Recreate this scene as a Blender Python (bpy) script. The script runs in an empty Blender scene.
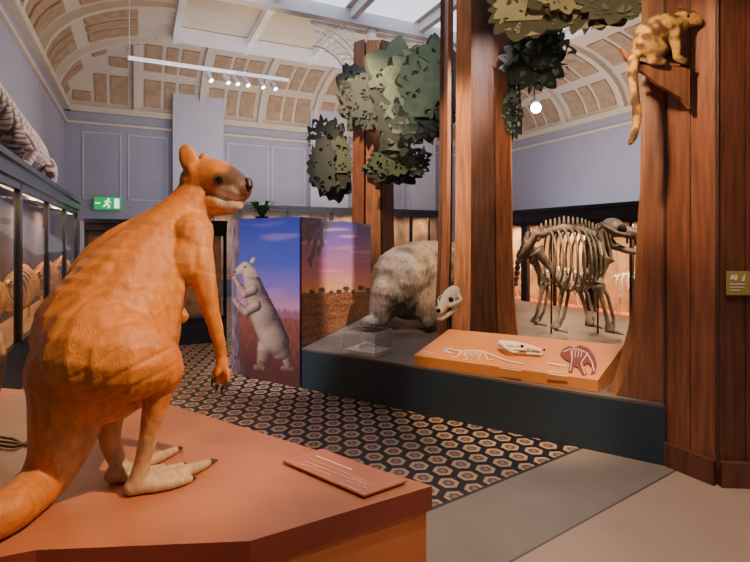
import bpy, math, random
from mathutils import Vector, noise, Matrix
from mathutils.geometry import tessellate_polygon
random.seed(7)
CAMH=1.6; F=500.0; HZ=240.0
def W(px,py,d): return Vector(((px-375)/F*d, d, CAMH-(py-HZ)/F*d))
def FL(px,py,z=0.0):
    d=(CAMH-z)*F/(py-HZ); return Vector(((px-375)/F*d,d,z))
def hit(px,py,p0,n):
    r=Vector(((px-375)/F,1,-(py-HZ)/F)); c=Vector((0,0,CAMH)); p0=Vector(p0); n=Vector(n)
    return c+r*((p0-c).dot(n)/r.dot(n))
K=Vector((-8.25,13.3,0)); U=Vector((.903,.43,0)); V=Vector((-.43,.903,0))
U.normalize(); V.normalize()
UMAX=13.77; VMIN=-18.5; ZC=5.15; ZT=6.6; CS=2.5
def R(u,v,z=0): return K+U*u+V*v+Vector((0,0,z))
# ---------------- materials
MATS={}
def rgba(c): return (c[0],c[1],c[2],1)
def M(name,col,rough=.6,var=.15,scale=8,bump=.0,bscale=60,metal=0,emis=None,estr=0,attr=False,st=(1,1,1),coat=0,cells=0):
    if name in MATS: return MATS[name]
    m=bpy.data.materials.new(name); m.use_nodes=True; nt=m.node_tree; b=nt.nodes['Principled BSDF']
    b.inputs['Roughness'].default_value=rough; b.inputs['Metallic'].default_value=metal
    if coat: b.inputs['Coat Weight'].default_value=coat
    tc=nt.nodes.new('ShaderNodeTexCoord'); mp=nt.nodes.new('ShaderNodeMapping'); mp.inputs['Scale'].default_value=st
    nt.links.new(tc.outputs['Object'],mp.inputs['Vector'])
    no=nt.nodes.new('ShaderNodeTexNoise'); no.inputs['Scale'].default_value=scale; no.inputs['Detail'].default_value=6
    nt.links.new(mp.outputs[0],no.inputs['Vector'])
    mr=nt.nodes.new('ShaderNodeMapRange'); mr.inputs[1].default_value=.3; mr.inputs[2].default_value=.7
    mr.inputs[3].default_value=1-var; mr.inputs[4].default_value=1+var
    nt.links.new(no.outputs[0],mr.inputs[0])
    vm=nt.nodes.new('ShaderNodeVectorMath'); vm.operation='SCALE'; nt.links.new(mr.outputs[0],vm.inputs['Scale'])
    if attr:
        at=nt.nodes.new('ShaderNodeAttribute'); at.attribute_name='Col'; nt.links.new(at.outputs['Color'],vm.inputs[0])
    else: vm.inputs[0].default_value=col[:3]
    nt.links.new(vm.outputs[0],b.inputs['Base Color'])
    if bump:
        if cells:
            n2=nt.nodes.new('ShaderNodeTexVoronoi'); n2.inputs['Scale'].default_value=cells
        else:
            n2=nt.nodes.new('ShaderNodeTexNoise'); n2.inputs['Scale'].default_value=bscale; n2.inputs['Detail'].default_value=4
        nt.links.new(mp.outputs[0],n2.inputs['Vector'])
        bp=nt.nodes.new('ShaderNodeBump'); bp.inputs['Strength'].default_value=bump; bp.inputs['Distance'].default_value=.02
        nt.links.new(n2.outputs[0],bp.inputs['Height']); nt.links.new(bp.outputs[0],b.inputs['Normal'])
    if emis: b.inputs['Emission Color'].default_value=rgba(emis); b.inputs['Emission Strength'].default_value=estr
    MATS[name]=m; return m
def wood(name,c,rough=.42): return M(name,c,rough,.38,5,.22,24,st=(6,6,.5))
def glass():
    if 'glass' in MATS: return MATS['glass']
    m=bpy.data.materials.new('clear_glass'); m.use_nodes=True; nt=m.node_tree; nt.nodes.clear()
    o=nt.nodes.new('ShaderNodeOutputMaterial'); mx=nt.nodes.new('ShaderNodeMixShader'); t=nt.nodes.new('ShaderNodeBsdfTransparent'); g=nt.nodes.new('ShaderNodeBsdfGlossy')
    g.inputs['Roughness'].default_value=.03; g.inputs['Color'].default_value=(.35,.35,.35,1)
    f=nt.nodes.new('ShaderNodeFresnel'); f.inputs['IOR'].default_value=1.2
    ml=nt.nodes.new('ShaderNodeMath'); ml.operation='MULTIPLY'; ml.inputs[1].default_value=.4; nt.links.new(f.outputs[0],ml.inputs[0])
    nt.links.new(ml.outputs[0],mx.inputs[0]); nt.links.new(t.outputs[0],mx.inputs[1]); nt.links.new(g.outputs[0],mx.inputs[2]); nt.links.new(mx.outputs[0],o.inputs[0])
    MATS['glass']=m; return m
# ---------------- mesh builder
class B:
    def __init__(s): s.v=[]; s.f=[]; s.m=[]; s.cur=0
    def add(s,vs,fs):
        o=len(s.v); s.v+= [tuple(v) for v in vs]; s.f+=[tuple(i+o for i in f) for f in fs]; s.m+=[s.cur]*len(fs); return s
    def prism(s,poly,z0,z1):
        n=len(poly); vs=[(p[0],p[1],z0) for p in poly]+[(p[0],p[1],z1) for p in poly]
        a=sum(poly[i][0]*poly[(i+1)%n][1]-poly[(i+1)%n][0]*poly[i][1] for i in range(n))
        fs=[tuple(range(n))[::-1],tuple(range(n,2*n))]+[(i,(i+1)%n,(i+1)%n+n,i+n) for i in range(n)]
        if a<0: fs=[f[::-1] for f in fs]
        return s.add(vs,fs)
    def box(s,P,a,b,c):
        P=Vector(P);a=Vector(a);b=Vector(b);c=Vector(c)
        vs=[P,P+a,P+a+b,P+b,P+c,P+a+c,P+a+b+c,P+b+c]
        fs=[(0,3,2,1),(4,5,6,7),(0,1,5,4),(1,2,6,5),(2,3,7,6),(3,0,4,7)]
        if a.cross(b).dot(c)<0: fs=[f[::-1] for f in fs]
        return s.add(vs,fs)
    def plate(s,pts,off):
        off=Vector(off); n=len(pts); vs=[Vector(p) for p in pts]+[Vector(p)+off for p in pts]
        return s.add(vs,[tuple(range(n))[::-1],tuple(range(n,2*n))]+[(i,(i+1)%n,(i+1)%n+n,i+n) for i in range(n)])
    def pierced(s,loops,fn,off):
        tri=tessellate_polygon([[Vector((p[0],p[1],0)) for p in l] for l in loops])
        flat=[p for l in loops for p in l]; n=len(flat); off=Vector(off)
        v3=[Vector(fn(*p)) for p in flat]; vs=v3+[v+off for v in v3]; fs=[]
        for t in tri: fs.append(tuple(t)); fs.append(tuple(i+n for i in t[::-1]))
        o=0
        for l in loops:
            k=len(l)
            for i in range(k): fs.append((o+i,o+(i+1)%k,o+(i+1)%k+n,o+i+n))
            o+=k
        return s.add(vs,fs)
    def tube(s,pts,rad,seg=8):
        pts=[Vector(p) for p in pts]; n=len(pts)
        if not hasattr(rad,'__len__'): rad=[rad]*n
        vs=[];fs=[]
        for i,p in enumerate(pts):
            t=(pts[min(i+1,n-1)]-pts[max(i-1,0)]).normalized()
            ref=Vector((0,0,1)) if abs(t.z)<.95 else Vector((1,0,0))
            if i and n>2: ref=prev
            a=t.cross(ref).normalized(); b=a.cross(t).normalized(); prev=b
            for k in range(seg):
                an=2*math.pi*k/seg; vs.append(p+(a*math.cos(an)+b*math.sin(an))*rad[i])
        for i in range(n-1):
            for k in range(seg):
                k2=(k+1)%seg; fs.append((i*seg+k,i*seg+k2,(i+1)*seg+k2,(i+1)*seg+k))
        fs.append(tuple(range(seg))[::-1]); fs.append(tuple((n-1)*seg+k for k in range(seg)))
        return s.add(vs,fs)
    def ell(s,c,r,nu=14,nv=9,rot=None):
        c=Vector(c)
        if not hasattr(r,'__len__'): r=(r,r,r)
        vs=[];fs=[]
        def T(v):
            v=Vector((v[0]*r[0],v[1]*r[1],v[2]*r[2]))
            if rot is not None: v=rot@v
            return c+v
        vs.append(T((0,0,1)))
        for j in range(1,nv):
            th=math.pi*j/nv
            for i in range(nu):
                ph=2*math.pi*i/nu; vs.append(T((math.sin(th)*math.cos(ph),math.sin(th)*math.sin(ph),math.cos(th))))
        vs.append(T((0,0,-1))); L=len(vs)-1
        for i in range(nu):
            fs.append((0,1+i,1+(i+1)%nu)); fs.append((L,1+(nv-2)*nu+(i+1)%nu,1+(nv-2)*nu+i))
            for j in range(nv-2):
                a=1+j*nu+i;b=1+j*nu+(i+1)%nu; fs.append((a,a+nu,b+nu,b))
        return s.add(vs,fs)
    def chain(s,keys):
        P=[Vector(k[0]) for k in keys]; Rr=[k[1] for k in keys]; n=len(P)
        def cr(a,b,c,d,t): return .5*((2*b)+(c-a)*t+(2*a-5*b+4*c-d)*t*t+(3*b-a-3*c+d)*t**3)
        for i in range(n-1):
            p0=P[max(i-1,0)];p3=P[min(i+2,n-1)]
            L=(P[i+1]-P[i]).length; st=max(2,int(L/(min(Rr[i],Rr[i+1])*.35))+1)
            for k in range(st+(i==n-2)):
                t=k/st; s.ell(cr(p0,P[i],P[i+1],p3,t),Rr[i]*(1-t)+Rr[i+1]*t,12,8)
        return s
    def obj(s,name,mats,parent=None,smooth=False,label=None,cat=None,group=None,kind=None,bevel=0):
        me=bpy.data.meshes.new(name); me.from_pydata(s.v,[],s.f); me.update()
        if not isinstance(mats,(list,tuple)): mats=[mats]
        for m in mats: me.materials.append(m)
        me.polygons.foreach_set('material_index',s.m)
        if smooth: me.polygons.foreach_set('use_smooth',[True]*len(me.polygons))
        o=bpy.data.objects.new(name,me); bpy.context.collection.objects.link(o)
        return fin(o,parent,label,cat,group,kind,bevel)
def fin(o,parent=None,label=None,cat=None,group=None,kind=None,bevel=0):
    if parent: o.parent=parent
    if label: o['label']=label
    if cat: o['category']=cat
    if group: o['group']=group
    if kind: o['kind']=kind
    if bevel:
        md=o.modifiers.new('bevel','BEVEL'); md.width=bevel; md.segments=2
    return o
def empty(name,loc,label,cat,group=None):
    o=bpy.data.objects.new(name,None); o.empty_display_size=.1
    bpy.context.collection.objects.link(o); return fin(o,None,label,cat,group)
def setcol(me,colf):
    ca=me.color_attributes.new('Col','FLOAT_COLOR','POINT')
    for i,v in enumerate(me.vertices): ca.data[i].color=rgba(colf(v.co,v.normal))
def organic(b,name,mat,vox,colf,smooth=6,dispf=None,**kw):
    o=b.obj(name,mat)
    md=o.modifiers.new('r','REMESH'); md.mode='VOXEL'; md.voxel_size=vox
    sm=o.modifiers.new('s','SMOOTH'); sm.factor=.5; sm.iterations=smooth
    dg=bpy.context.evaluated_depsgraph_get(); me=bpy.data.meshes.new_from_object(o.evaluated_get(dg))
    o.modifiers.clear(); old=o.data; o.data=me; bpy.data.meshes.remove(old); me.name=name
    if not me.materials: me.materials.append(mat)
    if dispf:
        ns=[v.normal.copy() for v in me.vertices]
        for v,n in zip(me.vertices,ns): v.co=v.co+n*dispf(v.co)
    setcol(me,colf)
    me.polygons.foreach_set('use_smooth',[True]*len(me.polygons))
    return fin(o,**kw)
def lerp(a,b,t):
    t=max(0,min(1,t)); return tuple(a[i]*(1-t)+b[i]*t for i in range(3))
def sstep(a,b,x):
    t=max(0,min(1,(x-a)/(b-a))); return t*t*(3-2*t)
# ---------------- common mats
m_wall=M('lavender_paint',(.33,.33,.42),.8,.04,2)
m_wall2=M('pale_lavender_paint',(.48,.48,.57),.8,.04,2)
m_cream=M('cream_plaster',(.6,.52,.42),.7,.05,3)
m_tan=M('tan_coffer',(.38,.26,.165),.8,.2,5)
m_white=M('white_paint',(.75,.77,.82),.6,.04,3)
m_black=M('black_timber',(.012,.013,.018),.35,.2,10)
m_iron=M('dark_metal',(.02,.02,.02),.4,.1,10,metal=.5)
m_bone=M('bone',(.75,.42,.17),.6,.3,14,.2,40)
m_bone2=M('pale_bone',(.72,.66,.55),.6,.25,18,.2,40)
# ---------------- floor
def floor():
    m=bpy.data.materials.new('museum_floor'); m.use_nodes=True; nt=m.node_tree; b=nt.nodes['Principled BSDF']; N=nt.nodes; Lk=nt.links
    tc=N.new('ShaderNodeTexCoord'); sp=N.new('ShaderNodeSeparateXYZ'); Lk.new(tc.outputs['Object'],sp.inputs[0])
    def ma(op,a,c=None,d=None):
        n=N.new('ShaderNodeMath'); n.operation=op
        for i,x in enumerate((a,c,d)):
            if x is None: continue
            if isinstance(x,(int,float)): n.inputs[i].default_value=x
            else: Lk.new(x,n.inputs[i])
        return n.outputs[0]
    def mix(f,a,c):
        n=N.new('ShaderNodeMix'); n.data_type='RGBA'
        Lk.new(f,n.inputs[0])
        for i,x in ((6,a),(7,c)):
            if isinstance(x,tuple): n.inputs[i].default_value=rgba(x)
            else: Lk.new(x,n.inputs[i])
        return n.outputs[2]
    X,Y=sp.outputs[0],sp.outputs[1]
    s=ma('ADD',ma('MULTIPLY',X,.57),ma('MULTIPLY',Y,-.82)); r=ma('ADD',ma('MULTIPLY',X,.82),ma('MULTIPLY',Y,.57))
    T=.175; S3=1.7320508
    px=ma('ADD',ma('DIVIDE',r,T),200.0); py=ma('ADD',ma('DIVIDE',s,T),200.0*S3)
    def cellpart(x,per,sh):
        return ma('ABSOLUTE',ma('SUBTRACT',ma('MULTIPLY',ma('FRACT',ma('ADD',ma('DIVIDE',x,per),sh)),per),per/2))
    ax,ay=cellpart(px,1.0,0),cellpart(py,S3,0); bx,by=cellpart(px,1.0,.5),cellpart(py,S3,.5)
    def hexd(x,y): return ma('MAXIMUM',x,ma('ADD',ma('MULTIPLY',x,.5),ma('MULTIPLY',y,.8660254)))
    o=ma('MINIMUM',hexd(ax,ay),hexd(bx,by))
    noi=N.new('ShaderNodeTexNoise'); noi.inputs['Scale'].default_value=3; noi.inputs['Detail'].default_value=5; Lk.new(tc.outputs['Object'],noi.inputs[0])
    col=mix(ma('GREATER_THAN',o,.09),(.34,.13,.045),(.075,.085,.12))
    col=mix(ma('GREATER_THAN',o,.22),col,(.40,.265,.145))
    col=mix(ma('GREATER_THAN',o,.36),col,(.008,.010,.02))
    conc=mix(noi.outputs[0],(.165,.14,.12),(.25,.22,.19))
    conc2=mix(noi.outputs[0],(.34,.235,.18),(.44,.32,.25))
    c2=mix(ma('GREATER_THAN',s,-1.655),conc,conc2)
    seam=ma('LESS_THAN',ma('ABSOLUTE',ma('ADD',s,1.655)),.006)
    c2=mix(seam,c2,(.07,.05,.04))
    out=mix(ma('GREATER_THAN',s,-2.26),col,(.03,.03,.03))
    out=mix(ma('GREATER_THAN',s,-2.235),out,c2)
    Lk.new(out,b.inputs['Base Color']); b.inputs['Roughness'].default_value=.42
    bb=B(); bb.prism([R(-.3,.3),R(-.3,VMIN),R(UMAX+.3,VMIN),R(UMAX+.3,.3)],-.1,0)
    bb.obj('floor',m,kind='structure')
floor()
# ---------------- walls
def wallbox(name,a,bv,z1,mat):
    b=B(); b.prism([a[0],a[1],bv[1],bv[0]],0,z1); return b.obj(name,mat,kind='structure')
wallbox('wall_back',(R(-.3,0),R(UMAX+.3,0)),(R(-.3,.3),R(UMAX+.3,.3)),ZT+.3,m_wall)
wallbox('wall_left',(R(0,0),R(0,VMIN)),(R(-.3,0),R(-.3,VMIN)),ZT+.3,m_wall)
wallbox('wall_right',(R(UMAX,0),R(UMAX,VMIN)),(R(UMAX+.3,0),R(UMAX+.3,VMIN)),ZT+.3,m_wall)
wallbox('wall_front',(R(-.3,VMIN),R(UMAX+.3,VMIN)),(R(-.3,VMIN-.3),R(UMAX+.3,VMIN-.3)),ZT+.3,m_wall)
b=B(); b.prism([R(-.3,.3),R(-.3,VMIN),R(UMAX+.3,VMIN),R(UMAX+.3,.3)],ZT+.02,ZT+.2); b.obj('ceiling',m_cream,kind='structure')
tn=[0]
def trim(b,mat,name='trim'):
    tn[0]+=1; return b.obj('trim_%d'%tn[0],mat,kind='structure')
def prof(k,n=10):
    th=math.pi/2*k/n; return CS*(1-math.cos(th)), ZC+(ZT-ZC)*math.sin(th)
def cove(fn,lo,hi,bays,mitlo=True,mithi=True):
    b=B(); n=10
    vs=[]
    for k in range(n+1):
        s,z=prof(k); vs+= [fn(lo+(s if mitlo else 0),s,z),fn(hi-(s if mithi else 0),s,z)]
    b.add(vs,[(2*k,2*k+1,2*k+3,2*k+2) for k in range(n)]); trim(b,m_cream)
    step=(hi-lo)/bays; br=B(); bc=B()
    for i in range(bays+1):
        t=lo+i*step
        for k in range(n):
            s0,z0=prof(k); s1,z1=prof(k+1)
            if (mitlo and t-lo<s1-.1) or (mithi and hi-t<s1-.1): continue
            w=.07
            q=[fn(t-w,s0,z0),fn(t+w,s0,z0),fn(t+w,s1,z1),fn(t-w,s1,z1)]
            off=fn(0,.12,-.10)-fn(0,0,0)
            br.plate(q,off)
        if i<bays:
            for (ka,kb) in ((1,4),(5,8)):
                for (ta,tb) in ((.12,.36),(.42,.58),(.64,.88)):
                    for k in range(ka,kb):
                        s0,z0=prof(k); s1,z1=prof(k+1); t0=t+ta*step; t1=t+tb*step
                        if (mitlo and t0-lo<s1) or (mithi and hi-t1<s1): continue
                        off=fn(0,.03,-.03)-fn(0,0,0)
                        bc.plate([fn(t0,s0,z0),fn(t1,s0,z0),fn(t1,s1,z1),fn(t0,s1,z1)],off)
    trim(br,m_cream); trim(bc,m_tan)
cove(lambda t,s,z:R(t,-s,z),0,UMAX,8)
cove(lambda t,s,z:R(s,-t,z),0,-VMIN,9,True,False)
cove(lambda t,s,z:R(UMAX-s,-t,z),0,-VMIN,9,True,False)
b=B()
for z,h,d in ((ZC-.1,.16,.14),(ZC-.42,.07,.06)):
    b.box(R(0,-d,z),U*UMAX,V*d,(0,0,h)); b.box(R(0,VMIN,z),U*d,V*(-VMIN),(0,0,h)); b.box(R(UMAX-d,VMIN,z),U*d,V*(-VMIN),(0,0,h))
trim(b,m_cream)
b=B(); b.box(R(0,-.05,0),U*UMAX,V*.05,(0,0,.3)); b.obj('baseboard_back',m_cream,kind='structure')
for (a,c) in ((2.65,4.04),(6.73,8.02),(10.4,11.4)):
    b=B(); b.box(R(a,-.3,0),U*(c-a),V*.3,(0,0,6.05)); b.box(R(a-.05,-.36,5.95),U*(c-a+.1),V*.36,(0,0,.12)); trim(b,m_wall2)
b=B()
for (a,c) in ((.4,1.3),(1.5,2.5),(4.2,5.4),(5.55,6.6),(8.2,10.2)):
    b.box(R(a,-.02,2.7),U*(c-a),V*.02,(0,0,.04)); b.box(R(a,-.02,4.5),U*(c-a),V*.02,(0,0,.04)); b.box(R(a,-.02,2.7),U*.04,V*.02,(0,0,1.8)); b.box(R(c,-.02,2.7),U*.04,V*.02,(0,0,1.84))
trim(b,m_wall2)
b=B()
for v in (-3.0,-5.6,-8.2,-10.8,-13.4): b.box(R(CS,v,6.3),U*(UMAX-2*CS),V*.22,(0,0,.3))
for u in (2.5,4.2,5.9,7.6,9.3,11.0): b.box(R(u,VMIN+1,6.4),U*.14,V*(-VMIN-3.4),(0,0,.2))
trim(b,m_white)
b=B(); m_sky=M('skylight_glow',(.8,.85,1),.5,0,emis=(.8,.85,1),estr=1.5)
for v in (-5.4,-8.0,-10.6):
    for u in (2.75,4.45,6.15,7.85,9.55): b.box(R(u,v+.15,ZT-.02),U*1.3,V*-2.05,(0,0,.03))
b.obj('window_1',m_sky,kind='structure')
e=empty('iron_column',(0,0,0),'slim white cast iron column with lattice brackets','column')
cp=W(371,240,11.2); m_iw=M('column_white',(.85,.8,.7),.5,.03,4)
b=B(); b.tube([(cp.x,cp.y,0),(cp.x,cp.y,6.3)],.12,12); b.tube([(cp.x,cp.y,4.6),(cp.x,cp.y,4.75)],.18,12); b.tube([(cp.x,cp.y,0),(cp.x,cp.y,.3)],.2,12); b.obj('shaft',m_iw,parent=e,smooth=False)
for sg in (-1,1):
    b=B(); c=Vector((cp.x,cp.y,6.25))+U*sg*1.35+Vector((0,0,-1.3))
    for rr in (1.25,1.12,.8):
        b.tube([c+(-U*sg*math.cos(t*math.pi/20)+Vector((0,0,1))*math.sin(t*math.pi/20))*rr for t in range(11)],.03,6)
    for t in range(0,10):
        d1=(-U*sg*math.cos(t*math.pi/20)+Vector((0,0,1))*math.sin(t*math.pi/20)); d2=(-U*sg*math.cos((t+1)*math.pi/20)+Vector((0,0,1))*math.sin((t+1)*math.pi/20))
        b.tube([c+d1*1.12,c+d2*.8],.02,5); b.tube([c+d2*1.12,c+d1*.8],.02,5)
    for t in range(2,8):
        d1=(-U*sg*math.cos(t*math.pi/20)+Vector((0,0,1))*math.sin(t*math.pi/20)); cc=c+d1*1.42
        if cc.z<6.3: b.tube([cc+(U*math.cos(j)+Vector((0,0,1))*math.sin(j))*.1 for j in [k*.7 for k in range(10)]],.018,5)
    b.box(Vector((cp.x,cp.y,6.2)),U*sg*1.4,V*.06,(0,0,.07))
    b.obj('bracket',m_iw,parent=e)
b=B(); b.box(R(.35,-.06,0),U*1.05,V*.05,(0,0,2.1)); b.obj('door_1',M('door_paint',(.6,.6,.65),.5,.05,3),kind='structure')
# ---------------- exit sign
e=empty('exit_sign',(0,0,0),'lit green exit sign with running figure','sign')
P=hit(94,209,R(0,-.15,0),V); w=(hit(121,209,R(0,-.15,0),V)-P).length; h=.33
b=B(); b.box(P,U*w,V*.12,(0,0,h)); b.obj('housing',M('exit_green',(.01,.3,.08),.4,0,emis=(.0,.55,.14),estr=.6),parent=e)
b=B(); C=P+U*w*.5-V*.012+Vector((0,0,h*.5))
def q(a,c,d2,e2,wd=.02): b.tube([C+U*a+Vector((0,0,c)),C+U*d2+Vector((0,0,e2))],wd,6)
b.ell(C+U*.02+Vector((0,0,.11)),.03); q(.0,.07,-.03,-.02,.025); q(-.03,-.02,-.1,-.1); q(-.03,-.02,.04,-.06); q(.04,-.06,.02,-.13); q(0,.06,.08,.02,.013); q(0,.06,-.08,.04,.013)
b.obj('pictogram',M('sign_white',(.9,.95,.9),.5,0,emis=(.8,1,.85),estr=1.5),parent=e)
b=B(); b.box(C+U*.16-Vector((0,0,.13)),U*.12,V*-.004,(0,0,.26)); b.obj('door_symbol',MATS['sign_white'],parent=e)
b=B(); b.box(C-U*.3-Vector((0,0,.015)),U*.12,V*-.004,(0,0,.03)); b.obj('arrow_symbol',MATS['sign_white'],parent=e)
# ---------------- lights helpers
def area(loc,tgt,size,power,col):
    l=bpy.data.lights.new('area_light','AREA'); l.size=size; l.energy=power; l.color=col
    o=bpy.data.objects.new('area_light',l); o.location=loc; o.rotation_euler=(Vector(tgt)-Vector(loc)).to_track_quat('-Z','Y').to_euler(); bpy.context.collection.objects.link(o)
def spot(loc,tgt,power,col,ang=40,size=.12,blend=.6):
    l=bpy.data.lights.new('spot_light','SPOT'); l.energy=power; l.color=col; l.spot_size=math.radians(ang); l.spot_blend=blend; l.shadow_soft_size=size
    o=bpy.data.objects.new('spot_light',l); o.location=loc; o.rotation_euler=(Vector(tgt)-Vector(loc)).to_track_quat('-Z','Y').to_euler(); bpy.context.collection.objects.link(o)
# ---------------- display cases
m_base=M('slate_blue_paint',(.02,.032,.055),.5,.08,4)
def case(P,du,dv,L,D,H,base,label,group,backmat,floormat,power=10,mid=True,post=.05,fasc=.16,col=(1,.6,.3)):
    e=empty('display_case',P,label,'display case',group); z=Vector((0,0,1))
    P=Vector(P); b=B(); b.box(P,du*L,dv*D,z*base); b.obj('base',m_base,parent=e)
    b=B()
    b.box(P+z*(H-fasc)-dv*.04,du*L,dv*(D+.04),z*(fasc-.06)); b.box(P+z*(H-.06)-dv*.08,du*L,dv*(D+.08),z*.06); b.obj('cornice',m_black,parent=e)
    b=B(); t=post
    for a in (0,L-t): b.box(P+du*a+z*base,du*t,dv*t,z*(H-fasc-base))
    if mid: b.box(P+du*(L/2-.02)+z*base,du*.05,dv*.05,z*(H-fasc-base))
    b.box(P+z*base,du*L,dv*t,z*.05); b.box(P+z*(H-fasc-.08),du*L,dv*t,z*.08)
    b.obj('frame',m_black,parent=e)
    b=B(); b.box(P+dv*(D-.04)+z*base,du*L,dv*.04,z*(H-fasc-base)); b.obj('back_panel',backmat,parent=e)
    b=B(); b.box(P+dv*.07+z*base,du*L,dv*(D-.12),z*.02); b.obj('deck',floormat,parent=e)
    b=B(); b.box(P+dv*.02+z*(base+.05)+du*.06,du*(L-.12),dv*.006,z*(H-fasc-.13-base)); b.obj('glass_pane',glass(),parent=e)
    b=B(); b.box(P+dv*.12+z*(H-fasc-.04)+du*.1,du*(L-.2),dv*.08,z*.03); b.obj('lamp_strip',M('lamp_warm',(1,.8,.6),.5,0,emis=col,estr=4),parent=e)
    if power:
        c=P+du*L/2+dv*D*.3+z*(H-fasc-.1); area(c,c+dv*D*.1-z*1.2,.4,power,col)
    return e
m_mauve=M('mauve_backdrop',(.13,.11,.16),.8,.3,2); m_red=M('red_deck',(.62,.16,.05),.6,.2,4); m_amber=M('amber_backdrop',(.4,.25,.15),.8,.7,2.2); m_dim=M('dim_backdrop',(.22,.15,.11),.8,.7,2.2)
for i in range(4):
    case(R(.6,-10.9+1.9*i,0),V,-U,1.89,.58,2.42,.45,'tall black-framed glass display case with bone exhibits','cases with small skeletons',m_mauve,M('buff_deck',(.5,.28,.13),.6,.1,4),34,mid=False,post=.06,fasc=.2)
for i in range(4):
    case(R(8.72,-12.6+1.6*i,0),V,U,1.59,.7,2.2,.33,'black-framed glass display case with red deck','cases beside the large skeleton',m_amber,m_red,60,post=.08,fasc=.24)
for i in range(6):
    case(R(2.95+1.4*i,-1.1,0),U,V,1.39,.68,2.6,.45,'dark glass display case against pale wall','cases along the end wall',m_dim,m_red,26 if i>2 else 10)
case(Vector((-4.1,7.05,0)),U,V,1.95,.6,1.9,.35,'low dark cabinet with glass front behind kangaroo','cabinet in the aisle',M('brown_backdrop',(.3,.16,.1),.8,.5,5),m_base,10)
# ---------------- skeleton helper
def quad_skeleton(sp,rs,side,ribi,riblen,legs,name,label,mat,group=None,skull=None,up=Vector((0,0,1)),proc=.05,boss=1.35,shaft=.5):
    e=empty(name,(0,0,0),label,'skeleton',group); sp=[Vector(p) for p in sp]
    b=B(); n=len(sp); b.tube(sp,[r*.7 for r in rs],8)
    for i in range(n-1):
        for k in range(4):
            p=sp[i].lerp(sp[i+1],k/4); r=rs[i]*(1-k/4)+rs[i+1]*k/4
            b.ell(p,r*boss,8,6); b.tube([p,p+up*(r+proc)],[r*.6,r*.25],5)
    b.obj('spine',mat,parent=e,smooth=True)
    b=B(); a,c=ribi
    for k in range(riblen[1]):
        t=k/(riblen[1]-1); f=a+(c-a)*t; i=min(int(f),n-2); p=sp[i].lerp(sp[i+1],f-i); L=riblen[0]*(.65+.35*math.sin(math.pi*(.15+.8*t)))
        for sg in (-1,1):
            pts=[p+side*sg*L*.62*math.sin(j/8*math.pi*.93)-up*L*(1-math.cos(j/8*math.pi*.93))*.5 for j in range(9)]
            b.tube(pts,riblen[2],6)
    b.obj('rib_cage',mat,parent=e,smooth=True)
    for lg in legs:
        b=B()
        for j in range(len(lg)-1):
            p,r=lg[j][:2]; q,r2=lg[j+1][:2]; p=Vector(p);q=Vector(q)
            two=(j>=1 and r>.05)
            s_=shaft*(.62 if two else 1)
            b.tube([p,p.lerp(q,.07),p.lerp(q,.2),p.lerp(q,.5),p.lerp(q,.8),p.lerp(q,.94),q],[r*1.2,r*1.15,r*(s_+.12),r*s_,r*(s_+.03),r2*1.15,r2*1.25],8)
            if two:
                o_=Vector((.075,.02,0)); b.tube([p+o_*.4,p.lerp(q,.25)+o_*1.2,p.lerp(q,.75)+o_*1.2,q+o_*.4],[r*.5,r*.3,r*.26,r*.4],6)
        p=Vector(lg[-1][0]); fw=(Vector(lg[-1][2]) if len(lg[-1])>2 else Vector((1,0,0))); r=lg[-1][1]
        sd=fw.cross(up)
        for k in (-1.2,-.4,.4,1.2): b.tube([p,p+fw*r*1.8+sd*k*r*.9-up*r*.1,p+fw*r*3+sd*k*r*1.3-up*r*.5],[r*.55,r*.4,r*.15],6)
        b.obj('leg',mat,parent=e,smooth=True)
    if skull:
        p,fw,s=skull; p=Vector(p); fw=Vector(fw).normalized(); sd=fw.cross(up).normalized(); b=B()
        b.ell(p,(s*.36,s*.36,s*.32)); b.tube([p,p+fw*s*.35,p+fw*s*.7+up*s*.04,p+fw*s*1.05,p+fw*s*1.3-up*s*.12],[s*.32,s*.2,s*.19,s*.2,s*.1],10)
        b.tube([p-up*s*.2-fw*s*.2,p-up*s*.55+fw*s*.05,p-up*s*.56+fw*s*.5,p-up*s*.42+fw*s*1.2],[s*.09,s*.13,s*.1,s*.06],8)
        for sg in (-1,1): b.tube([p-fw*s*.25+sd*sg*s*.33,p+fw*s*.2+sd*sg*s*.5-up*s*.1,p+fw*s*.55+sd*sg*s*.24-up*s*.05],s*.055,6)
        for k in range(6):
            b.tube([p+fw*s*(.45+.12*k)-up*s*.14,p+fw*s*(.45+.12*k)-up*s*.34],[s*.045,s*.03],5)
        b.obj('skull',mat,parent=e,smooth=True)
        for sg in (-1,1): b=B(); b.ell(p+fw*s*.3+sd*sg*s*.2+up*s*.06,s*.15); b.obj('eye_socket',m_iron,parent=e)
    return e
def LC(t,z,off=0): return R(.33+off,-10.6+t,z)
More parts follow.
